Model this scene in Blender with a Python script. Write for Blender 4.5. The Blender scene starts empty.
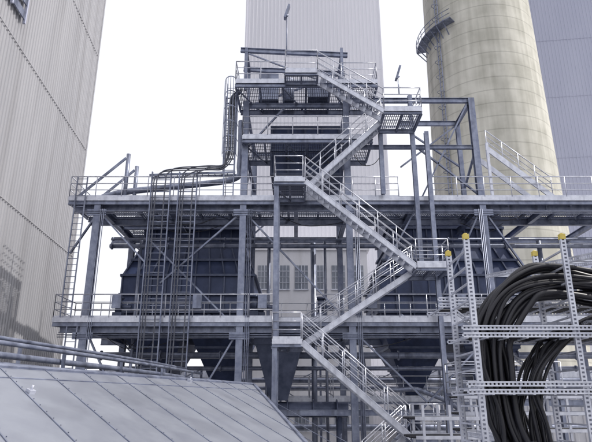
import bpy, math, random
from mathutils import Vector
random.seed(7)
EYE=6.0   # camera height above the yard; z below is measured from eye level
scene=bpy.context.scene

# ---------------- materials ----------------
def newmat(name):
    m=bpy.data.materials.new(name); m.use_nodes=True
    return m,m.node_tree.nodes,m.node_tree.links,m.node_tree.nodes['Principled BSDF']
def noise_mat(name,c1,c2,scale=3,rough=.6,metal=0,stretch=(1,1,1),bump=0.0,dirt=None):
    m,n,l,b=newmat(name)
    tc=n.new('ShaderNodeTexCoord'); mp=n.new('ShaderNodeMapping'); mp.inputs['Scale'].default_value=stretch
    l.new(tc.outputs['Object'],mp.inputs['Vector'])
    nz=n.new('ShaderNodeTexNoise'); nz.inputs['Scale'].default_value=scale; nz.inputs['Detail'].default_value=8; nz.inputs['Roughness'].default_value=.65
    l.new(mp.outputs['Vector'],nz.inputs['Vector'])
    cr=n.new('ShaderNodeValToRGB'); cr.color_ramp.elements[0].position=.32; cr.color_ramp.elements[1].position=.7
    cr.color_ramp.elements[0].color=(*c1,1); cr.color_ramp.elements[1].color=(*c2,1)
    l.new(nz.outputs['Fac'],cr.inputs['Fac']); col=cr.outputs['Color']
    if dirt:
        mp2=n.new('ShaderNodeMapping'); mp2.inputs['Scale'].default_value=dirt[1]; l.new(tc.outputs['Object'],mp2.inputs['Vector'])
        n2=n.new('ShaderNodeTexNoise'); n2.inputs['Scale'].default_value=dirt[2]; n2.inputs['Detail'].default_value=6; l.new(mp2.outputs['Vector'],n2.inputs['Vector'])
        c2r=n.new('ShaderNodeValToRGB'); c2r.color_ramp.elements[0].position=.5; c2r.color_ramp.elements[1].position=.68
        l.new(n2.outputs['Fac'],c2r.inputs['Fac'])
        sc=n.new('ShaderNodeMath'); sc.operation='MULTIPLY'; sc.inputs[1].default_value=dirt[3]; l.new(c2r.outputs['Color'],sc.inputs[0])
        mx=n.new('ShaderNodeMixRGB'); mx.inputs[2].default_value=(*dirt[0],1); l.new(sc.outputs[0],mx.inputs[0]); l.new(col,mx.inputs[1]); col=mx.outputs[0]
    l.new(col,b.inputs['Base Color'])
    rr=n.new('ShaderNodeMapRange'); rr.inputs['To Min'].default_value=max(.05,rough-.12); rr.inputs['To Max'].default_value=min(1,rough+.12)
    l.new(nz.outputs['Fac'],rr.inputs['Value']); l.new(rr.outputs[0],b.inputs['Roughness'])
    b.inputs['Metallic'].default_value=metal
    if bump>0:
        bp=n.new('ShaderNodeBump'); bp.inputs['Strength'].default_value=bump; bp.inputs['Distance'].default_value=.02
        l.new(nz.outputs['Fac'],bp.inputs['Height']); l.new(bp.outputs['Normal'],b.inputs['Normal'])
    return m
ST=(1,1,.15)
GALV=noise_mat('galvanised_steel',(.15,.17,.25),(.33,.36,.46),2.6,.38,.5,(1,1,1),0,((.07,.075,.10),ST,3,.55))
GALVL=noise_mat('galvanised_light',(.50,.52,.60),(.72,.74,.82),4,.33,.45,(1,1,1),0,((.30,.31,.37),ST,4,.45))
GRAT=noise_mat('grating',(.10,.11,.16),(.22,.24,.31),2,.5,.4)
DARK=noise_mat('dark_blue_steel',(.032,.048,.115),(.075,.10,.20),1.2,.45,.15,(1,1,1),0,((.015,.02,.045),ST,1.5,.6))
DARK2=noise_mat('dark_steel',(.055,.07,.12),(.13,.15,.23),2,.45,.3)
BLACK=noise_mat('black_cable',(.006,.006,.010),(.02,.02,.028),4,.42)
GREYC=noise_mat('grey_cable',(.07,.075,.10),(.16,.17,.21),4,.4,.2)
YEL=noise_mat('yellow_plastic',(.50,.38,.06),(.68,.55,.15),9,.55)
GLASS=noise_mat('dark_window',(.14,.16,.20),(.26,.28,.33),.7,.2)  # glass tone lightened: distance haze put into the colour
CLADL=noise_mat('cladding_grey',(.37,.37,.395),(.46,.46,.485),.3,.45,.15,(1,1,.2),0,((.29,.285,.30),(1,1,.05),1.2,.5))
CLADC=noise_mat('cladding_pale',(.74,.74,.80),(.80,.80,.86),.12,.6,0,(1,1,.3))  # background cladding colour kept lighter to stand in for haze
CLADR=noise_mat('cladding_blue',(.38,.40,.52),(.45,.47,.59),.12,.6,0,(1,1,.3))
WALLP=noise_mat('pale_wall',(.60,.60,.64),(.70,.70,.74),.5,.8,0,(1,1,1),0,((.45,.44,.45),(1,1,.2),1,.5))  # background wall colour lightened in place of haze
GROUND=noise_mat('yard_concrete',(.16,.16,.17),(.28,.28,.28),.35,.9,0,(1,1,1),.3,((.07,.07,.07),(1,1,1),.8,.7))
SHEET=noise_mat('sheet_metal',(.27,.285,.34),(.33,.35,.40),1.6,.42,.5,(1,1,1),.03,((.20,.21,.25),(1,1,1),.9,.4))

def concrete():
    m,n,l,b=newmat('chimney_concrete')
    tc=n.new('ShaderNodeTexCoord')
    def nz(st,sc,d=8):
        mp=n.new('ShaderNodeMapping'); mp.inputs['Scale'].default_value=st
        l.new(tc.outputs['Object'],mp.inputs['Vector'])
        t=n.new('ShaderNodeTexNoise'); t.inputs['Scale'].default_value=sc; t.inputs['Detail'].default_value=d
        l.new(mp.outputs['Vector'],t.inputs['Vector']); return t.outputs['Fac']
    a=nz((1,1,.045),1.5); c=nz((1,1,1),.45)
    ad=n.new('ShaderNodeMath'); ad.operation='ADD'; l.new(a,ad.inputs[0]); l.new(c,ad.inputs[1])
    hv=n.new('ShaderNodeMath'); hv.operation='MULTIPLY'; hv.inputs[1].default_value=.5; l.new(ad.outputs[0],hv.inputs[0])
    cr=n.new('ShaderNodeValToRGB'); cr.color_ramp.elements[0].position=.38; cr.color_ramp.elements[1].position=.6
    cr.color_ramp.elements[0].color=(.44,.43,.375,1); cr.color_ramp.elements[1].color=(.64,.625,.56,1)
    l.new(hv.outputs[0],cr.inputs['Fac'])
    sx=n.new('ShaderNodeSeparateXYZ'); l.new(tc.outputs['Object'],sx.inputs[0])
    md=n.new('ShaderNodeMath'); md.operation='FRACT'
    dv=n.new('ShaderNodeMath'); dv.operation='DIVIDE'; dv.inputs[1].default_value=1.6
    l.new(sx.outputs['Z'],dv.inputs[0]); l.new(dv.outputs[0],md.inputs[0])
    lt=n.new('ShaderNodeMath'); lt.operation='LESS_THAN'; lt.inputs[1].default_value=.08; l.new(md.outputs[0],lt.inputs[0])
    ml=n.new('ShaderNodeMath'); ml.operation='MULTIPLY'; ml.inputs[1].default_value=.35; l.new(lt.outputs[0],ml.inputs[0])
    mx=n.new('ShaderNodeMixRGB'); mx.blend_type='MULTIPLY'; mx.inputs[2].default_value=(.4,.4,.4,1)
    l.new(ml.outputs[0],mx.inputs[0]); l.new(cr.outputs['Color'],mx.inputs[1]); l.new(mx.outputs[0],b.inputs['Base Color'])
    b.inputs['Roughness'].default_value=.9
    return m
CONC=concrete()

# ---------------- mesh builder ----------------
def V(p): return Vector(p)
def lerp(a,b,t): return a+(b-a)*t
class MB:
    def __init__(s): s.v=[]; s.f=[]; s.sm=[]
    def quad(s,a,b,c,d):
        i=len(s.v); s.v+= [V(a),V(b),V(c),V(d)]; s.f.append((i,i+1,i+2,i+3)); s.sm.append(False)
    def aabb(s,x0,x1,y0,y1,z0,z1):
        i=len(s.v)
        s.v+=[V(p) for p in [(x0,y0,z0),(x1,y0,z0),(x1,y1,z0),(x0,y1,z0),(x0,y0,z1),(x1,y0,z1),(x1,y1,z1),(x0,y1,z1)]]
        for q in [(0,3,2,1),(4,5,6,7),(0,1,5,4),(1,2,6,5),(2,3,7,6),(3,0,4,7)]:
            s.f.append(tuple(i+k for k in q)); s.sm.append(False)
    def frame(s,p,q,up=(0,0,1)):
        d=(V(q)-V(p)).normalized(); up=V(up)
        if abs(d.dot(up))>.97: up=V((0,1,0))
        sd=d.cross(up).normalized(); u=sd.cross(d).normalized(); return d,sd,u
    def bar(s,p,q,w,h,up=(0,0,1),off=(0,0)):
        p=V(p);q=V(q); d,sd,u=s.frame(p,q,up); p=p+sd*off[0]+u*off[1]; q=q+sd*off[0]+u*off[1]
        i=len(s.v)
        for e in (p,q):
            for a,b in ((-1,-1),(1,-1),(1,1),(-1,1)): s.v.append(e+sd*(a*w/2)+u*(b*h/2))
        for k in [(0,1,2,3),(7,6,5,4),(0,4,5,1),(1,5,6,2),(2,6,7,3),(3,7,4,0)]:
            s.f.append(tuple(i+j for j in k)); s.sm.append(False)
    def ibeam(s,p,q,w,h,up=(0,0,1),t=.025):
        s.bar(p,q,w,t,up,(0,h/2-t/2)); s.bar(p,q,w,t,up,(0,-h/2+t/2)); s.bar(p,q,t,h-2*t,up)
    def tube(s,p,q,r,n=8,r2=None):
        p=V(p);q=V(q); d,sd,u=s.frame(p,q); r2=r if r2 is None else r2
        i=len(s.v)
        for e,rr in ((p,r),(q,r2)):
            for k in range(n):
                a=2*math.pi*k/n; s.v.append(e+sd*(rr*math.cos(a))+u*(rr*math.sin(a)))
        for k in range(n):
            s.f.append((i+k,i+(k+1)%n,i+n+(k+1)%n,i+n+k)); s.sm.append(True)
        s.f.append(tuple(i+k for k in range(n-1,-1,-1))); s.sm.append(False)
        s.f.append(tuple(i+n+k for k in range(n))); s.sm.append(False)
    def path(s,pts,r,n=8,sub=6):
        P=[V(p) for p in pts]; P=[P[0]*2-P[1]]+P+[P[-1]*2-P[-2]]; out=[]
        for k in range(1,len(P)-2):
            a,b,c,d=P[k-1:k+3]
            for j in range(sub):
                t=j/sub
                out.append(.5*((2*b)+(c-a)*t+(2*a-5*b+4*c-d)*t*t+(3*b-a-3*c+d)*t**3))
        out.append(P[-2]); i=len(s.v); m=len(out); sd=None
        for k,o in enumerate(out):
            d=(out[min(k+1,m-1)]-out[max(k-1,0)]).normalized()
            if sd is None:
                up=V((0,0,1)) if abs(d.z)<.9 else V((0,1,0)); sd=d.cross(up).normalized()
            else: sd=(sd-d*sd.dot(d)).normalized()
            u=sd.cross(d)
            for j in range(n):
                a=2*math.pi*j/n; s.v.append(o+sd*(r*math.cos(a))+u*(r*math.sin(a)))
        for k in range(m-1):
            for j in range(n):
                s.f.append((i+k*n+j,i+k*n+(j+1)%n,i+(k+1)*n+(j+1)%n,i+(k+1)*n+j)); s.sm.append(True)
    def make(s,name,mat,parent=None):
        me=bpy.data.meshes.new(name); me.from_pydata([(v.x,v.y,v.z+EYE) for v in s.v],[],s.f)
        me.polygons.foreach_set('use_smooth',s.sm); me.materials.append(mat); me.update()
        o=bpy.data.objects.new(name,me); scene.collection.objects.link(o)
        if parent: o.parent=parent
        return o
def empty(name):
    o=bpy.data.objects.new(name,None); scene.collection.objects.link(o); o.empty_display_size=.5; return o

def railing(mb,pts,h=1.1,sp=1.25,toe=True,r=.025):
    for a,b in zip(pts[:-1],pts[1:]):
        a=V(a);b=V(b); L=(b-a).length; n=max(1,round(L/sp))
        for k in range(n+1):
            p=a+(b-a)*(k/n); mb.tube(p,p+V((0,0,h)),r*.95,6)
        for hh in (h,h*.68,h*.38): mb.tube(a+V((0,0,hh)),b+V((0,0,hh)),r*(1 if hh==h else .75),6)
        if toe: mb.bar(a+V((0,0,.08)),b+V((0,0,.08)),.008,.13)
def grating(mb,x0,x1,y0,y1,z,pitch=.09):
    n=int((x1-x0)/pitch)
    for k in range(n+1):
        x=x0+(x1-x0)*k/n; mb.aabb(x-.012,x+.012,y0,y1,z-.035,z)
    m=max(1,int((y1-y0)/.3))
    for k in range(m+1):
        y=y0+(y1-y0)*k/m; mb.aabb(x0,x1,y-.01,y+.01,z-.06,z-.038)
def deck(name,x0,x1,y0,y1,z,rails,js=1.5,bh=.26):
    e=empty(name)
    g=MB(); grating(g,x0,x1,y0+.02,y1-.02,z); g.make('grating',GRAT,e)
    b=MB()
    b.ibeam((x0,y0,z-.07-bh/2),(x1,y0,z-.07-bh/2),.12,bh); b.ibeam((x0,y1,z-.07-bh/2),(x1,y1,z-.07-bh/2),.12,bh)
    n=max(1,round((x1-x0)/js))
    for k in range(n+1):
        x=x0+(x1-x0)*k/n; b.ibeam((x,y0+.07,z-.17),(x,y1-.07,z-.17),.09,.16)
        if k<n and y1-y0>2 and k%2==0: b.bar((x,y0+.1,z-.3),(x+(x1-x0)/n,y1-.1,z-.3),.07,.05)
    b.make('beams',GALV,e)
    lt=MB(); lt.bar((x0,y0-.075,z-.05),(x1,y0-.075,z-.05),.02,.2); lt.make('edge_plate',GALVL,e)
    r=MB()
    for p in rails: railing(r,p)
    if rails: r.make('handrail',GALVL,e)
    return e
def flight(name,x0,z0,x1,z1,y0,y1):
    e=empty(name); s=MB(); t=MB(); r=MB()
    for y in (y0,y1):
        s.bar((x0,y,z0-.1),(x1,y,z1-.1),.03,.24)
        s.bar((x0,y,z0+.02),(x1,y,z1+.02),.07,.012); s.bar((x0,y,z0-.23),(x1,y,z1-.23),.07,.012)
    n=max(3,round(abs(z0-z1)/.2))
    for k in range(1,n):
        x=x0+(x1-x0)*k/n; z=z0+(z1-z0)*k/n
        for j in range(5): t.aabb(x-.13+j*.055,x-.10+j*.055,y0+.02,y1-.02,z-.03,z)
        t.aabb(x-.135,x-.125,y0+.02,y1-.02,z-.05,z)
    for y in (y0,y1): railing(r,[(x0,y,z0),(x1,y,z1)],1.05,1.0,False)
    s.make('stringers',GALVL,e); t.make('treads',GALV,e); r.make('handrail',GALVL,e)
    return e
def corr_wall(mb,a,b,z0,z1,pitch=.35,dep=.06):
    """trapezoid-profile cladding between plan points a,b"""
    a=V((a[0],a[1],0));b=V((b[0],b[1],0)); L=(b-a).length; d=(b-a)/L; nrm=V((d.y,-d.x,0)); n=int(L/pitch); pts=[]
    for k in range(n):
        s=L*k/n; w=L/n
        pts+=[a+d*s, a+d*(s+w*.55), a+d*(s+w*.62)+nrm*dep, a+d*(s+w*.93)+nrm*dep]
    pts.append(b)
    for p,q in zip(pts[:-1],pts[1:]):
        mb.quad((p.x,p.y,z0),(q.x,q.y,z0),(q.x,q.y,z1),(p.x,p.y,z1))
def clad_building(name,foot,z1,mat,pitch=.35,seam=6.0,dep=.06,seammat=None):
    e=empty(name); w=MB(); f=foot
    for p,q in zip(f,f[1:]+f[:1]): corr_wall(w,p,q,-6,z1,pitch,dep)
    w.make('cladding',mat,e)
    r=MB(); r.v+=[V((p[0],p[1],z1)) for p in f]; r.f.append(tuple(range(len(f)))); r.sm.append(False); r.make('roof',mat,e)
    s=MB()
    for p,q in zip(f,f[1:]+f[:1]):
        d=(V((q[0],q[1],0))-V((p[0],p[1],0))).normalized(); nr=V((d.y,-d.x,0))*(dep+.012)
        z=-6+seam
        while z<z1:
            s.bar((p[0]+nr.x,p[1]+nr.y,z),(q[0]+nr.x,q[1]+nr.y,z),.02,.06); z+=seam
        s.bar((p[0]+nr.x,p[1]+nr.y,-6),(p[0]+nr.x,p[1]+nr.y,z1),.16,.16)
    s.make('flashing',seammat or mat,e)
    return e

# ---------------- setting ----------------
g=MB(); g.quad((-900,-300,-6),(900,-300,-6),(900,2500,-6),(-900,2500,-6)); g.make('ground',GROUND)
lb=clad_building('boiler_house_building',[(-34,17),(-13.0,17),(-14.45,35),(-34,37)],75,CLADL,.30,7.5,.05)
lo=MB(); fr=MB()
for k in range(56):
    z=18+k*.8
    lo.bar((-13.10,20.0,z),(-13.28,23.0,z),.06,.42)
lo.make('louvres',GALV,lb)
for y in (20,21.5,23): x=-13.03-(y-20)*.08; fr.bar((x,y,17.6),(x,y,62),.12,.1)
fr.make('louvre_frame',CLADR,lb)
clad_building('clad_building',[(-5.8,55),(9.7,55),(9.7,75),(-5.8,75)],85,CLADC,.42,14,.035)
clad_building('clad_building',[(30,76),(75,70),(75,100),(30,100)],95,CLADR,.5,10,.05)
bb=empty('low_brick_building'); w=MB(); w.aabb(-4,6,46,54.5,-6,12.3); w.aabb(-4.2,6.2,45.8,54.7,12.3,12.7); w.make('walls',WALLP,bb)
gl=MB(); mf=MB()
for zz in (-2,9):
    for k in range(6):
        x=-3.2+k*1.55; gl.aabb(x,x+1.1,45.95,45.99,zz,zz+2.0)
        mf.aabb(x-.08,x+1.18,45.85,45.94,zz-.12,zz-.02)
        for j in range(1,4): mf.bar((x+j*.275,45.93,zz),(x+j*.275,45.93,zz+2),.04,.04)
        for j in range(1,4): mf.bar((x,45.93,zz+j*.5),(x+1.1,45.93,zz+j*.5),.04,.04)
gl.make('windows',GLASS,bb); mf.make('window_frames',GALVL,bb)
def hall(x0,x1,y0,y1,z1,mat,nwin):
    e=empty('industrial_hall'); w=MB()
    for p,q in [((x0,y0),(x1,y0)),((x1,y0),(x1,y1)),((x1,y1),(x0,y1)),((x0,y1),(x0,y0))]: corr_wall(w,p,q,-6,z1,.8,.08)
    w.quad((x0,y0,z1),(x1,y0,z1),(x1,y1,z1),(x0,y1,z1)); w.make('walls',mat,e)
    t=MB(); t.aabb(x0-.3,x1+.3,y0-.3,y0-.1,z1-.4,z1+.3); t.make('parapet',GALVL,e)
    gg=MB()
    for k in range(nwin):
        xx=x0+(x1-x0)*(k+.2)/nwin; gg.aabb(xx,xx+(x1-x0)/nwin*.6,y0-.16,y0-.1,z1*.2,z1*.2+1.6)
    gg.make('windows',GLASS,e)
hall(-40,-7,62,80,3.0,WALLP,9); hall(12,60,58,72,7.0,CLADC,12); hall(8,24,44,52,2.2,WALLP,7)

# chimney
ch=empty('concrete_chimney'); c=MB(); N=72; cx,cy=22.9,60
lev=[-6,10,25,40,55,70,90]
for li,z in enumerate(lev):
    r=7.25-(z+6)*.0165
    for k in range(N):
        a=2*math.pi*k/N; c.v.append(V((cx+r*math.cos(a),cy+r*math.sin(a),z)))
for li in range(len(lev)-1):
    for k in range(N):
        c.f.append((li*N+k,li*N+(k+1)%N,(li+1)*N+(k+1)%N,(li+1)*N+k)); c.sm.append(True)
c.f.append(tuple((len(lev)-1)*N+k for k in range(N))); c.sm.append(False)
c.make('shaft',CONC,ch)
pl=MB(); la=MB()
def cp(ang,r,z): return (cx+r*math.cos(ang),cy+r*math.sin(ang),z)
zt=42.6; a0,a1=math.radians(168),math.radians(228); st=8
for k in range(st):
    b0=a0+(a1-a0)*k/st; b1=a0+(a1-a0)*(k+1)/st
    i=len(pl.v)
    for z in (zt-.1,zt):
        pl.v+=[V(cp(b0,6.4,z)),V(cp(b1,6.4,z)),V(cp(b1,7.6,z)),V(cp(b0,7.6,z))]
    for q in [(3,2,1,0),(4,5,6,7),(2,3,7,6),(0,1,5,4),(1,2,6,5),(3,0,4,7)]: pl.f.append(tuple(i+j for j in q)); pl.sm.append(False)
    for h in (.5,1.1): pl.bar(cp(b0,7.6,zt+h),cp(b1,7.6,zt+h),.06,.06)
    pl.bar(cp(b0,7.6,zt),cp(b0,7.6,zt+1.1),.06,.06)
    pl.bar(cp(b0,6.4,zt-1.5),cp(b0,7.5,zt-.1),.1,.1)
pl.make('service_platform',GALV,ch)
al=math.radians(208)
for off in (-.035,.035): la.bar(cp(al+off,6.9+.32,5),cp(al+off,6.05,88),.09,.09)
for k in range(140): 
    z=6+k*.6; r=7.25-(z+6)*.0165+.25; la.bar(cp(al-.035,r,z),cp(al+.035,r,z),.05,.05)
for k in range(42):
    z=6+k*2; r=7.25-(z+6)*.0165+.2
    for j in range(6):
        t0=math.pi*j/6; t1=math.pi*(j+1)/6
        la.bar(cp(al-.055*math.cos(t0),r+.7*math.sin(t0),z),cp(al-.055*math.cos(t1),r+.7*math.sin(t1),z),.05,.05)
la.make('caged_ladder',GALV,ch)

# ---------------- main steel frame ----------------
sf=empty('steel_support_frame'); m=MB()
def col(x,y,z0,z1,w=.3): m.ibeam((x,y,z0),(x,y,z1),w,w,(0,1,0))
for x in (-9.4,-2.5,2.5,8.85,15.5):
    for y in (25.15,31):
        top={8.85:14.7,2.5:14.5,-2.5:14.5}.get(x,9.0)
        if y==31 and abs(x)>3: top=9.0
        col(x,y,-6,top)
for x,y,z0,z1 in ((-.85,22.75,-6,9.1),(-.85,24.6,-6,9.1),(6.3,24.5,-6,12.5),(5.65,24.6,5.4,14.6),(4.1,24.6,9.3,12.5),(4.45,24.6,-6,-1.2)): col(x,y,z0,z1,.2)
for z in (8.9,3.15):
    for y in (25.4,27.6,31):
        m.ibeam((-10.6,y,z),(22,y,z),.2,.34)
    for x in (-9.4,-6,-2.5,0,2.5,5.6,8.85,12,15.5): m.ibeam((x,25.3,z),(x,31,z),.2,.3)
m.ibeam((2.5,25.15,14.6),(8.85,25.15,14.6),.16,.26); m.ibeam((2.5,25.15,12.0),(8.85,25.15,12.0),.14,.2)
m.ibeam((5.6,27.6,14.6),(8.85,27.6,14.6),.16,.26); m.ibeam((8.85,25.15,14.6),(8.85,27.6,14.6),.16,.26); col(8.85,27.6,9,14.7,.22)
m.ibeam((-2.5,25.15,14.3),(2.5,25.15,14.3),.16,.24); m.ibeam((-2.5,25.15,-.4),(8.85,25.15,-.4),.14,.24)
m.ibeam((-9.4,25.15,.2),(-2.5,25.15,.2),.14,.24); m.ibeam((8.85,25.15,0),(15.5,25.15,0),.14,.24)
for x in (-2.5,2.5): m.ibeam((x,25.2,14.3),(x,31,14.3),.14,.2); m.ibeam((x,25.2,12),(x,31,12),.14,.2)
m.ibeam((-2.5,31,14.3),(2.5,31,14.3),.14,.2)
def br(a,b,w=.12): m.bar(a,b,w,w*.6)
for a,b in [((-9.4,25.2,8.7),(-7.0,25.2,6.2)),((-9.4,25.2,8.6),(-10.5,25.2,6.6)),((-2.6,25.2,8.6),(-6.2,25.2,5.2)),((-2.6,25.2,3.1),(-7.,25.2,7.4)),
            ((-2.4,25.3,8.6),(2.4,25.3,3.4)),((2.6,25.2,3.4),(5.6,25.2,8.6)),((8.7,25.2,8.6),(6.0,25.2,3.4)),((8.7,25.2,14.5),(6.0,25.2,9.3)),((8.7,25.2,9.6),(6.0,25.2,12)),
            ((9.0,25.2,8.6),(12,25.2,3.4)),((15.4,25.2,8.6),(12,25.2,3.4)),((8.8,27.6,14.5),(5.6,27.6,12)),((5.6,27.6,14.5),(8.8,27.6,12)),
            ((-9.3,25.2,3),(-6,25.2,-3)),((-2.6,25.2,3),(-6,25.2,-3)),((2.6,25.2,3),(8.7,25.2,-3)),((8.7,25.2,3),(2.6,25.2,-3)),
            ((-9.3,31,3),(-2.6,31,-4)),((2.6,31,3),(8.7,31,-4)),((-9.3,31,8.6),(-2.6,31,3.3)),((2.6,31,3.3),(8.7,31,8.6)),((8.9,25.2,12),(8.9,31,9)),
            ((-2.5,31,14.2),(-2.5,25.2,9.6)),((2.5,25.2,14.2),(2.5,31,9.6)),((-2.4,31,9.3),(2.4,31,14)),((-2.4,25.2,12),(-.6,25.2,14.2))]: br(a,b)
for x in (-9.4,-2.5,2.5,8.85,15.5):
    for z in (8.55,2.8):
        m.bar((x-.45,24.985,z),(x+.45,24.985,z),.02,.3)
m.make('columns_and_beams',GALV,sf)

deck('upper_walkway',-10.8,22,25,27.7,9.27,[[(-10.8,25,9.27),(-.9,25,9.27)],[(.5,25,9.27),(4.9,25,9.27)],[(6.4,25,9.27),(22,25,9.27)],[(-10.8,27.7,9.27),(22,27.7,9.27)],[(-10.8,25,9.27),(-10.8,27.7,9.27)]])
deck('lower_walkway',-10.8,22,25,27.4,3.55,[[(-10.8,25,3.55),(-.9,25,3.55)],[(.9,25,3.55),(22,25,3.55)],[(-10.8,27.4,3.55),(22,27.4,3.55)],[(-10.8,25,3.55),(-10.8,27.4,3.55)]])
deck('upper_walkway',-9.4,-2.5,29,31,9.27,[[(-9.4,31,9.27),(-2.5,31,9.27)]])
deck('top_platform',-2.9,3.9,23.5,26.2,14.7,[[(-2.9,23.5,14.7),(-.5,23.5,14.7)],[(-2.9,23.5,14.7),(-2.9,26.2,14.7),(3.9,26.2,14.7)],[(3.9,26.2,14.7),(3.9,23.6,14.7),(2.2,23.6,14.7)]],1.1)
deck('stair_landing',-.5,1.0,22.6,23.42,14.7,[[(-.5,23.4,14.7),(-.5,22.6,14.7),(1.0,22.6,14.7)]],.8,.2)
deck('middle_platform',-2.6,3.7,24.6,27.3,12.3,[[(-2.6,24.6,12.3),(3.5,24.6,12.3)],[(-2.6,24.6,12.3),(-2.6,27.3,12.3),(3.7,27.3,12.3)]],1.1)
deck('stair_landing',4.0,5.7,22.6,24.5,12.7,[[(4.0,22.6,12.7),(5.7,22.6,12.7),(5.7,24.5,12.7)],[(4.0,24.5,12.7),(5.7,24.5,12.7)]],.8,.2)
deck('stair_landing',-.95,.4,22.6,24.85,9.27,[[(.3,22.6,9.27),(-.95,22.6,9.27),(-.95,24.8,9.27)]],.7,.2)
deck('stair_landing',5.0,6.35,22.6,24.5,5.45,[[(5.0,22.6,5.45),(6.35,22.6,5.45),(6.35,24.5,5.45),(5.1,24.5,5.45)]],.7,.2)
deck('stair_landing',-.95,.25,22.6,24.85,2.37,[[(.2,22.6,2.37),(-.95,22.6,2.37),(-.95,24.8,2.37)]],.7,.2)
deck('stair_landing',4.35,5.7,22.6,24.5,-1.15,[[(4.35,22.6,-1.15),(5.7,22.6,-1.15),(5.7,24.5,-1.15)]],.7,.2)
deck('yard_platform',-.5,9.0,29.5,31.5,.2,[[(-.5,29.5,.2),(9,29.5,.2)],[(-.5,31.5,.2),(9,31.5,.2)]],1.2,.2)
deck('yard_platform',5.9,9.8,21.4,22.9,.35,[[(5.9,21.4,.35),(9.8,21.4,.35)],[(5.9,22.9,.35),(9.8,22.9,.35)],[(5.9,21.4,.35),(5.9,22.9,.35)]],1.2,.16)
pg=empty('yard_platform_legs'); q=MB()
for x in (6.0,7.9,9.7):
    for y in (21.5,22.8): q.ibeam((x,y,-6),(x,y,.1),.12,.12,(0,1,0))
q.bar((6,21.5,-2.5),(7.9,21.5,-.2),.06,.06); q.bar((9.7,21.5,-2.5),(7.9,21.5,-.2),.06,.06)
q.make('legs',GALV,pg)
ya,yb,yc,yd=22.6,23.45,23.6,24.45
flight('stair_flight',1.0,14.7,4.0,12.7,ya,yb)
flight('stair_flight',4.0,12.7,.4,9.27,yc,yd)
flight('stair_flight',.4,9.27,5.0,5.45,ya,yb)
flight('stair_flight',5.0,5.45,.25,2.37,yc,yd)
flight('stair_flight',.25,2.37,4.35,-1.15,ya,yb)
flight('stair_flight',4.35,-1.15,.2,-4.6,yc,yd)
sg=empty('sloped_access_stair'); s=MB()
for y in (25.1,26.4):
    s.bar((9.4,y,11.9),(12.3,y,9.35),.06,.26); 
    s.bar((9.4,y,9.3),(9.4,y,12.2),.12,.12)
railing(s,[(9.4,25.1,11.9),(12.3,25.1,9.4)],1.0,.9,False)
s.make('stringer',GALVL,sg)
sg=empty('sloped_access_stair'); s=MB()
for y in (25.1,26.6):
    s.bar((-8.3,y,11.4),(-10.4,y,9.4),.05,.12); s.tube((-8.2,y,9.3),(-8.2,y,11.6),.1,10)
s.make('stringer',GALV,sg)

# ---------------- hoppers / casings ----------------
def casing(x0,x1,y0,y1):
    e=empty('flue_gas_filter_casing'); b=MB(); r=MB()
    prof=[(3.7,0),(6.3,0),(8.2,.75),(10.4,.75)]
    for (za,ia),(zb,ib) in zip(prof[:-1],prof[1:]):
        A=[(x0+ia,y0+ia,za),(x1-ia,y0+ia,za),(x1-ia,y1-ia,za),(x0+ia,y1-ia,za)]
        B=[(x0+ib,y0+ib,zb),(x1-ib,y0+ib,zb),(x1-ib,y1-ib,zb),(x0+ib,y1-ib,zb)]
        for k in range(4): b.quad(A[k],A[(k+1)%4],B[(k+1)%4],B[k])
        n=9
        for k in range(n+1):
            t=k/n; r.bar((lerp(x0+ia,x1-ia,t),y0+ia-.05,za),(lerp(x0+ib,x1-ib,t),y0+ib-.05,zb),.07,.12,(0,1,0))
    b.quad((x0+.75,y0+.75,10.4),(x1-.75,y0+.75,10.4),(x1-.75,y1-.75,10.4),(x0+.75,y1-.75,10.4))
    for z,i in ((4.4,0),(5.3,0),(6.3,0),(7.2,.36),(8.2,.75),(9.1,.75),(10.3,.75)):
        r.bar((x0+i-.1,y0+i-.08,z),(x1-i+.1,y0+i-.08,z),.2,.12)
        r.bar((x0+i-.08,y0+i,z),(x0+i-.08,y1-i,z),.12,.12); r.bar((x1-i+.08,y0+i,z),(x1-i+.08,y1-i,z),.12,.12)
    h=(x1-x0)/2
    for k in range(2):
        a0=x0+h*k+.05;a1=a0+h-.1; c=(a0+a1)/2; cy=(y0+y1)/2
        A=[(a0,y0,3.7),(a1,y0,3.7),(a1,y1,3.7),(a0,y1,3.7)]; B=[(c-.35,cy-.35,.4),(c+.35,cy-.35,.4),(c+.35,cy+.35,.4),(c-.35,cy+.35,.4)]
        for j in range(4): b.quad(A[j],A[(j+1)%4],B[(j+1)%4],B[j])
        for t in (.3,.6):
            C=[V(p).lerp(V(q),t) for p,q in zip(A,B)]
            for j in range(4): r.bar(C[j],C[(j+1)%4],.12,.12)
        r.tube((c,cy,.4),(c,cy,-1.4),.38,14); r.aabb(c-.5,c+.5,cy-.5,cy+.5,-2.0,-1.4); r.tube((c,cy,-2),(c,cy,-3.2),.2,10)
        r.tube((c-.9,cy,-1.7),(c-.5,cy,-1.7),.2,10)
    b.make('casing_plates',DARK,e); r.make('stiffening_ribs',DARK2,e)
    d=MB(); mid=(x0+x1)/2
    d.aabb(mid-.5,mid+.4,y0-.16,y0-.05,4.55,5.2)
    for k in range(3): d.tube((x0+1+k*1.8,y0-.4,4.0),(x0+1+k*1.8,y0,4.2),.18,10)
    d.make('inspection_doors',DARK2,e)
casing(-9.0,-2.2,28.6,34.5); casing(4.3,12.0,28.6,34.5)
td=empty('damper_box'); b=MB(); b.aabb(-1.3,2.3,26.9,30.5,11.2,14.0); b.make('box',DARK,td)
r=MB()
for k in range(5): x=-1.3+k*.9; r.bar((x,26.85,11.2),(x,26.85,14.0),.1,.1)
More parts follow.
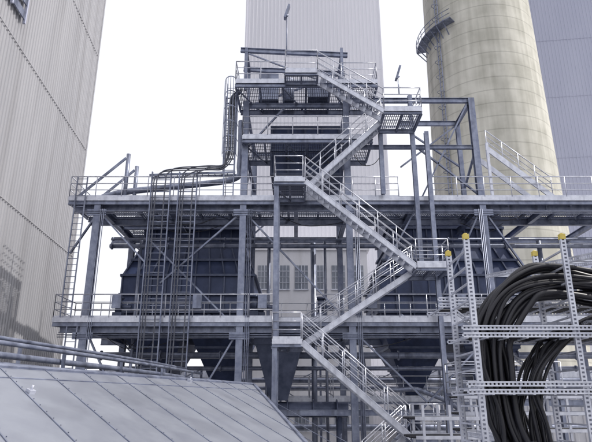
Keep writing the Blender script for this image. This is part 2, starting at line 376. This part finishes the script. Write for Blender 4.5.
for z in (11.25,12.6,13.95): r.bar((-1.35,26.8,z),(2.35,26.8,z),.12,.12)
r.make('ribs',DARK2,td)
hf=empty('hoist_frame'); h=MB()
for x in (-2.5,2.3):
    for y in (24.3,26.0): h.ibeam((x,y,14.7),(x,y,17.1),.14,.14,(0,1,0))
for y in (24.3,26.0): h.ibeam((-2.8,y,17.0),(2.6,y,16.7),.16,.24)
h.ibeam((-2.5,24.3,16.9),(-2.5,26,16.9),.14,.2); h.ibeam((2.3,24.3,16.7),(2.3,26,16.7),.14,.2)
h.bar((-2.4,26,14.8),(2.2,26,16.6),.08,.08); h.bar((2.2,24.3,14.8),(-2.4,24.3,16.8),.06,.06)
h.aabb(-1.9,-.9,25.2,25.8,14.72,16.2); h.aabb(.6,1.7,25.0,25.9,14.72,15.7); h.tube((-.4,25.5,14.72),(-.4,25.5,16.0),.3,16)
h.make('frame',GALV,hf)
ce=empty('ash_conveyor'); q=MB()
q.tube((-2.2,27.5,-.3),(2.4,27.5,-.3),.35,16); 
for x in (-1.6,-.4,.8,1.9): q.tube((x-.03,27.5,-.3),(x+.03,27.5,-.3),.46,16)
A=[(-1.9,26.6,2.6),(.3,26.6,2.6),(.3,28.6,2.6),(-1.9,28.6,2.6)];B=[(-1.2,27.2,.1),(-.4,27.2,.1),(-.4,27.9,.1),(-1.2,27.9,.1)]
for j in range(4): q.quad(A[j],A[(j+1)%4],B[(j+1)%4],B[j])
q.aabb(-1.95,.35,26.55,28.65,2.6,3.1); q.tube((-1.5,27,-6),(-1.5,27,-.5),.15,8); q.tube((2,27.5,-6),(2,27.5,-.5),.15,8)
q.make('conveyor_trough',DARK2,ce)
for x,y in ((-1.7,26.8),(-2.0,26.4),(1.2,26.9),(2.9,26.6),(-8.5,26.8),(7.2,26.7),(10.4,26.7)):
    e=empty('valve_actuator'); q=MB(); q.aabb(x-.22,x+.22,y-.2,y+.2,3.57,4.1); q.tube((x,y,4.1),(x,y,4.75),.16,12); q.tube((x,y,4.75),(x,y,4.85),.24,12); q.tube((x+.2,y,4.35),(x+.6,y,4.35),.12,10); q.make('body',DARK2,e)
e=empty('process_pipes'); q=MB()
for y,z,r in ((28.0,2.2,.16),(28.3,1.6,.1),(27.9,7.7,.12),(28.0,8.1,.07),(28.2,-2.2,.14),(29.0,-3.2,.22)):
    q.tube((-9.6,y,z),(21,y,z),r,12)
    for k in range(11): x=-9.5+k*2.9; q.tube((x-.03,y,z),(x+.03,y,z),r*1.5,12)
for x,y,r in ((-1.4,28.2,.09),(.9,28.4,.14),(1.5,28.1,.07),(3.2,28.1,.1),(-8,27.9,.08),(12.6,28,.12)):
    q.tube((x,y,-6),(x,y,8.0),r,10)
q.path([(3.2,28,2.2),(3.4,27.6,1.2),(4.4,27.4,.6),(6.0,27.4,.5),(8,27.4,-1),(8.2,27.4,-6)],.12,10)
q.make('pipes',GALV,e)

# ---------------- left cable riser ----------------
cr=empty('pipe_riser'); q=MB(); f=MB()
xs=[-6.72,-6.58,-6.15,-5.42,-5.28,-4.85]
for i,x in enumerate(xs):
    zt=10.5+.07*(i%4); y=24.6-.05*(i%3)
    q.path([(x-.15,y,-1.5),(x,y,2),(x,y,6),(x,y,9.8),(x+.15,y,zt-.25),(x+.6,y+.03,zt),(-4.2,y+.1,zt+.1),(-3.5,y+.1,zt+.15),(-3.05-.06*i,y,zt+.7),(-3.0-.06*i,y,12.3),(-3.0-.05*i,y,14.3),(-2.7,y,14.75+.03*i)],.032,8,6)
for x0,x1 in ((-6.85,-5.95),(-5.55,-4.7)):
    for x in (x0,x1): f.bar((x,24.72,-3),(x,24.72,10.5),.05,.12,(0,1,0))
    for k in range(44): f.bar((x0,24.74,-2.8+k*.3),(x1,24.74,-2.8+k*.3),.04,.03)
f.bar((-7,24.75,10.35),(-2.9,24.75,10.5),.05,.1); f.bar((-7,25.1,10.35),(-2.9,25.1,10.5),.05,.1)
for k in range(14): f.bar((-6.9+k*.3,24.75,10.35+k*.011),(-6.9+k*.3,25.1,10.35+k*.011),.03,.03)
for x in (-3.5,-2.95): f.bar((x,24.75,10.4),(x,24.75,14.6),.05,.1,(0,1,0))
for k in range(14): f.bar((-3.5,24.75,10.6+k*.3),(-2.95,24.75,10.6+k*.3),.04,.03)
q.make('pipes',GREYC,cr); f.make('ladder_tray',GALV,cr)
pp=empty('steam_pipe'); q=MB(); q.path([(-9.8,26.6,9.9),(-8.6,26.6,10.2),(-6,26.6,10.5),(-3.2,26.6,10.9),(-2.9,26.6,11.8),(-2.9,26.6,14.2)],.16,12,6)
q.path([(-9.8,26.9,9.6),(-6,26.9,9.9),(-1,26.9,9.9),(4,26.9,9.9),(14,26.9,9.9),(21,26.9,9.9)],.11,10,4)
q.make('pipe',GALV,pp)
def ladder(x,y,z0,z1,cage=True):
    e=empty('access_ladder'); q=MB()
    for dx in (-.23,.23): q.bar((x+dx,y,z0),(x+dx,y,z1),.05,.05)
    k=z0+.15
    while k<z1: q.tube((x-.23,y,k),(x+.23,y,k),.016,6); k+=.28
    if cage:
        z=z0+2.0
        while z<z1+.01:
            for j in range(8):
                t0=math.pi*j/8;t1=math.pi*(j+1)/8
                q.bar((x-.36*math.cos(t0),y-.7*math.sin(t0),z),(x-.36*math.cos(t1),y-.7*math.sin(t1),z),.012,.05)
            z+=.8
        for j in range(1,8,1):
            t=math.pi*j/8; q.bar((x-.36*math.cos(t),y-.7*math.sin(t),z0+2),(x-.36*math.cos(t),y-.7*math.sin(t),z1),.03,.012)
    q.make('ladder',GALV,e)
ladder(-10.2,24.85,3.6,10.3,False); ladder(-9.9,25.0,-6,3.5,False); ladder(-3.2,24.7,9.3,15.3,True)

def flood(x,y,z0,z1,tilt):
    e=empty('floodlight'); q=MB(); q.tube((x,y,z0),(x,y,z1),.03,8)
    q.bar((x-.1,y,z1-.1),(x+.12,y,z1+.5+tilt),.28,.1); q.tube((x-.05,y,z1),(x+.05,y,z1+.1),.06,8)
    q.make('lamp_body',GALV,e)
flood(-.45,23.0,15.8,18.0,.15); flood(4.85,23.2,13.8,14.7,.1)

# ---------------- foreground sloped duct ----------------
sd=empty('sloped_flue_duct'); q=MB(); s=MB()
rd=V((3.7,10,0)).normalized(); pd=V((rd.y,-rd.x,0)); r1=V((-1.45,20,.6)); r0=r1-rd*32
dn=pd*.926+V((0,0,-.378)); nrm=rd.cross(dn)*1.0
if nrm.z<0: nrm=-nrm
e0=r0+dn*9-rd*5; e1=r1+dn*9-rd*11.5
q.quad(r0,r1,e1,e0)
b0=r0-pd*.9;b1=r1-pd*.9
q.quad(b0,b1,r1,r0); q.quad(b0-V((0,0,6.6)),b1-V((0,0,6.6)),b1,b0); 
q.v+=[b1,r1,e1,V((e1.x,e1.y,-6)),V((b1.x,b1.y,-6))]; q.f.append((4*3+0,4*3+1,4*3+2,4*3+3,4*3+4)); q.sm.append(False)
q.quad(e0,e1,V((e1.x,e1.y,-6)),V((e0.x,e0.y,-6)))
q.make('duct_shell',SHEET,sd)
for k in range(2,30):
    a=r0+rd*(32*k/30)+nrm*.007
    b=a+dn*9 - rd*3.2
    s.bar(a,b,.018,.012,nrm)
s.bar(r0+dn*.55+nrm*.007,r1+dn*.55-rd*.71+nrm*.007,.03,.014,nrm)
s.bar(r0+nrm*.02,r1+nrm*.02,.12,.04,nrm); s.bar(r1+nrm*.02,e1+nrm*.02,.12,.04,nrm)
s.make('standing_seams',GALV,sd)
rv=MB()
for k in range(6,30):
    a=r0+rd*(32*k/30)+nrm*.004
    for j in range(1,22):
        p=a+dn*(j*.24)-rd*(j*.24*.3556)+rd*.05; rv.bar(p,p+nrm*.008,.012,.012)
rv.make('rivets',DARK2,sd)
bx=MB()
for t,d in ((17.0,.12),(21,1.2),(27.5,.15)):
    p=r0+rd*t+dn*d+nrm*.03; bx.bar(p-rd*.06,p+rd*.06,.10,.06,nrm); bx.tube(p,p+nrm*.10,.02,8)
bx.make('inspection_caps',GALVL,sd)
pz=empty('pipe_run'); q=MB()
for dx,z,r in ((0,1.15,.05),(-.35,.95,.07),(-.7,1.35,.045),(-1.1,.8,.09)):
    q.path([(-8.3+dx,-2,z),(-6.0+dx,11,z),(-4.6+dx,18.5,z),(-3.9+dx,24,z)],r,8,5)
for y in (8,11,14,17,20,23):
    x=-6.4+(y-9)*.17; q.bar((x-1.3,y,.72),(x+.2,y,.72),.06,.06); q.bar((x-.1,y,-6),(x-.1,y,1.2),.07,.07); q.bar((x-1.2,y,-6),(x-1.2,y,1.3),.07,.07)
q.make('pipes',GALV,pz)

# ---------------- right foreground cable trays ----------------
def slotted(mb,p,q,w=.055,up=(0,1,0),d=.03):
    p=V(p);q=V(q); dd,sdv,u=mb.frame(p,q,up)
    for o in (-w/2+.009,w/2-.009): mb.bar(p,q,.018,d,up,(o,0))
    L=(q-p).length; n=int(L/.05)
    for k in range(n+1):
        c=p+dd*(L*k/n); mb.bar(c-dd*.013,c+dd*.013,w-.03,.006,up,(0,-d/2+.004))
rk=empty('cable_tray_rack'); q=MB(); y_=MB()
for X in (2.27,3.56):
    for yy in (7.2,8.1):
        slotted(q,(X,yy,-3),(X,yy,2.1),.07,(0,1,0),.045)
        q.bar((X+.03,yy+.02,-3),(X+.03,yy+.02,2.1),.05,.012,(0,1,0))
        y_.aabb(X-.038,X+.038,yy-.03,yy+.03,2.08,2.15); y_.tube((X,yy,2.15),(X,yy,2.165),.03,10,.02)
    k=-2.9
    while k<2.0:
        q.bar((X,7.22,k),(X,8.08,k),.03,.02); k+=.22
for z,ys in ((.9,7.12),(.22,7.12),(1.45,8.2)):
    for zz in (z,z-.09):
        slotted(q,(2.1,ys,zz),(6.2,ys,zz),.06,(0,-1,0),.03)
    slotted(q,(2.1,ys+.75,z-.1),(6.2,ys+.75,z-.1),.06,(0,-1,0),.03)
    k=2.15
    while k<6.2: q.bar((k,ys,z-.12),(k,ys+.75,z-.12),.03,.02); k+=.25
for X0,X1,za,zb in ((4.05,3.65,1.55,2.3),(4.5,4.1,1.55,2.3),(3.9,3.7,.75,1.3),(4.3,4.1,.75,1.3),(3.0,2.9,-.5,-.5),(3.3,3.2,-.5,-.5)):
    slotted(q,(X0,5.0,za),(X1,10.5,zb),.08,(1,0,0),.03)
for za,zb,xa,xb in ((1.55,2.3,4.05,4.5),(.75,1.3,3.9,4.3)):
    for k in range(21):
        t=k/20; sh=-.4*t if za>1 else -.2*t; q.bar((xa+sh,5+5.5*t,lerp(za,zb,t)),(xb+sh,5+5.5*t,lerp(za,zb,t)),.03,.02)
slotted(q,(2.3,8.2,1.3),(3.5,8.2,.3),.06,(0,-1,0),.03)
slotted(q,(3.6,7.3,.1),(4.9,7.3,1.4),.06,(0,-1,0),.03)
slotted(q,(2.9,8.2,-1.5),(3.5,8.2,.2),.06,(0,-1,0),.03)
q.make('slotted_struts',GALVL,rk); y_.make('end_caps',YEL,rk)
cb=empty('cable_bundle'); q=MB()
for i in range(20):
    o=i%4*.085; j=i//4; yy=7.4+j*.085
    R=lambda s=.05: random.uniform(-s,s)
    q.path([(6.3,yy+.2,1.35-o+R()),(5.0,yy+.1,1.52-o+R()),(4.1,yy+R(.03),1.66-o*1.1+R(.09)),(3.35+R(),yy+R(.03),1.72-o*1.4+R(.10)),(2.82+o*.9+R(),yy,1.5-o*1.2+R(.07)),(2.5+o+R(),yy,1.05-o+R()),(2.44+o*1.2+R(.05),yy+R(.03),.5),(2.5+o+R(.09),yy+R(.03),-.2),(2.62+o+R(.12),yy,-.9),(2.6+o,yy,-2.5)],random.choice((.026,.033,.04,.045)),10,8)
for i in range(13):
    R=lambda s=.09: random.uniform(-s,s); yy=7.3+i*.045
    q.path([(6.3,yy,1.1+R()),(4.6,yy,1.05+R()),(3.9,yy,1.0+R()),(3.35+R(),yy,.7+R()),(3.05+R(),yy,.2),(3.05+R(),yy,-.5),(3.1+i*.05,yy,-2.4)],random.choice((.022,.03,.037)),10,8)
for z in (.86,.18,1.41):
    for i in range(7):
        y0=(7.25 if z<1.4 else 8.3)+i*.08; q.path([(2.2+random.random()*.5,y0,z-.06),(3.3,y0+random.uniform(-.03,.03),z-.05),(4.6,y0,z-.055),(6.2,y0,z-.05)],.022,8,5)
q.make('cables',BLACK,cb)
for (x0,x1,y,zt) in ((4.6,8.4,15.5,.15),(3.0,4.9,14.0,-.35)):
    e=empty('cable_tray_rack'); q=MB(); c=MB()
    n=4
    for k in range(n):
        x=lerp(x0,x1,k/(n-1))
        for yy in (y,y+1.2): q.bar((x,yy,-6),(x,yy,zt+.3),.06,.06)
    z=zt
    while z>-2.5:
        for yy in (y,y+1.2): q.bar((x0-.2,yy-.05,z),(x1+.2,yy-.05,z),.02,.08)
        k=x0
        while k<x1: q.bar((k,y,z-.05),(k,y+1.2,z-.05),.03,.02); k+=.4
        for i in range(5): c.tube((x0-.3,y+.15+i*.2,z),(x1+.4,y+.15+i*.2,z),.03,6)
        z-=.42
    q.make('struts',GALVL,e); c.make('cables',BLACK,e)
e=empty('pipe_bridge'); q=MB()
for k in range(16):
    x=-14+k*2.6; q.bar((x,38,-6),(x,38,2.2),.14,.14); 
    if k<15: q.bar((x,38,.9),(x+2.6,38,2.1),.06,.06); q.bar((x,38,.9),(x+2.6,38,-.6),.06,.06)
for z,r in ((2.2,.09),(.9,.12),(-.6,.09),(-1.5,.2),(1.4,.16)): q.tube((-14,38,z),(25,38,z),r,8)
q.make('pipes_and_trestles',GALV,e)

e=empty('conduits'); q=MB()
for x in (-9.2,-2.25,2.75,8.6): 
    for j in range(3): q.tube((x+.08*j,24.93,-6),(x+.08*j,24.93,8.7),.02,6)
for z in (2.75,2.85,8.5,8.6): q.tube((-10.5,24.97,z),(20,24.97,z),.025,6)
for x in (-8,-4.4,-1.5,3.4,7.4,10.5,13): q.aabb(x-.2,x+.2,24.8,24.95,4.0,4.6)
q.make('conduit_tubes',GALV,e)
e=empty('hanging_cables'); q=MB()
for i in range(16):
    x=random.uniform(-10,14); L=random.uniform(1.2,3.5); z=random.choice((8.6,8.6,2.9,12.0)) 
    if z==12.0: x=random.uniform(-2,3)
    y=random.uniform(25.3,27.4)
    q.path([(x,y,z),(x+L*.3,y,z-.25-random.random()*.3),(x+L*.7,y,z-.2-random.random()*.3),(x+L,y,z)],.018,6,6)
q.make('cables',BLACK,e)

# ---------------- camera, sky, sun ----------------
cam=bpy.data.cameras.new('camera'); co=bpy.data.objects.new('camera',cam); scene.collection.objects.link(co)
cam.sensor_width=36; cam.lens=34.05; cam.clip_end=5000; cam.clip_start=.05
co.location=(0,0,EYE); co.rotation_euler=(math.radians(108),0,0); scene.camera=co
el,az=math.radians(50),math.radians(92)   # azimuth clockwise from +Y
wd=bpy.data.worlds.new('World'); scene.world=wd; wd.use_nodes=True; n=wd.node_tree.nodes; l=wd.node_tree.links
bg=n['Background']; sk=n.new('ShaderNodeTexSky'); sk.sky_type='NISHITA'; sk.sun_disc=False; sk.sun_elevation=el; sk.sun_rotation=az; sk.dust_density=6; sk.air_density=1.2
mx=n.new('ShaderNodeMixRGB'); mx.inputs[0].default_value=.78; mx.inputs[2].default_value=(9.9,9.9,10.4,1)
l.new(sk.outputs[0],mx.inputs[1]); l.new(mx.outputs[0],bg.inputs['Color']); bg.inputs['Strength'].default_value=.125
sl=bpy.data.lights.new('sun','SUN'); so=bpy.data.objects.new('sun',sl); scene.collection.objects.link(so)
sl.energy=3.6; sl.angle=math.radians(.5); sl.color=(1,.965,.91)
dv=V((math.sin(az)*math.cos(el),math.cos(az)*math.cos(el),math.sin(el)))
so.rotation_euler=dv.to_track_quat('Z','Y').to_euler(); so.location=(0,0,60)
scene.view_settings.view_transform='Standard'; scene.view_settings.look='None'; scene.view_settings.exposure=0
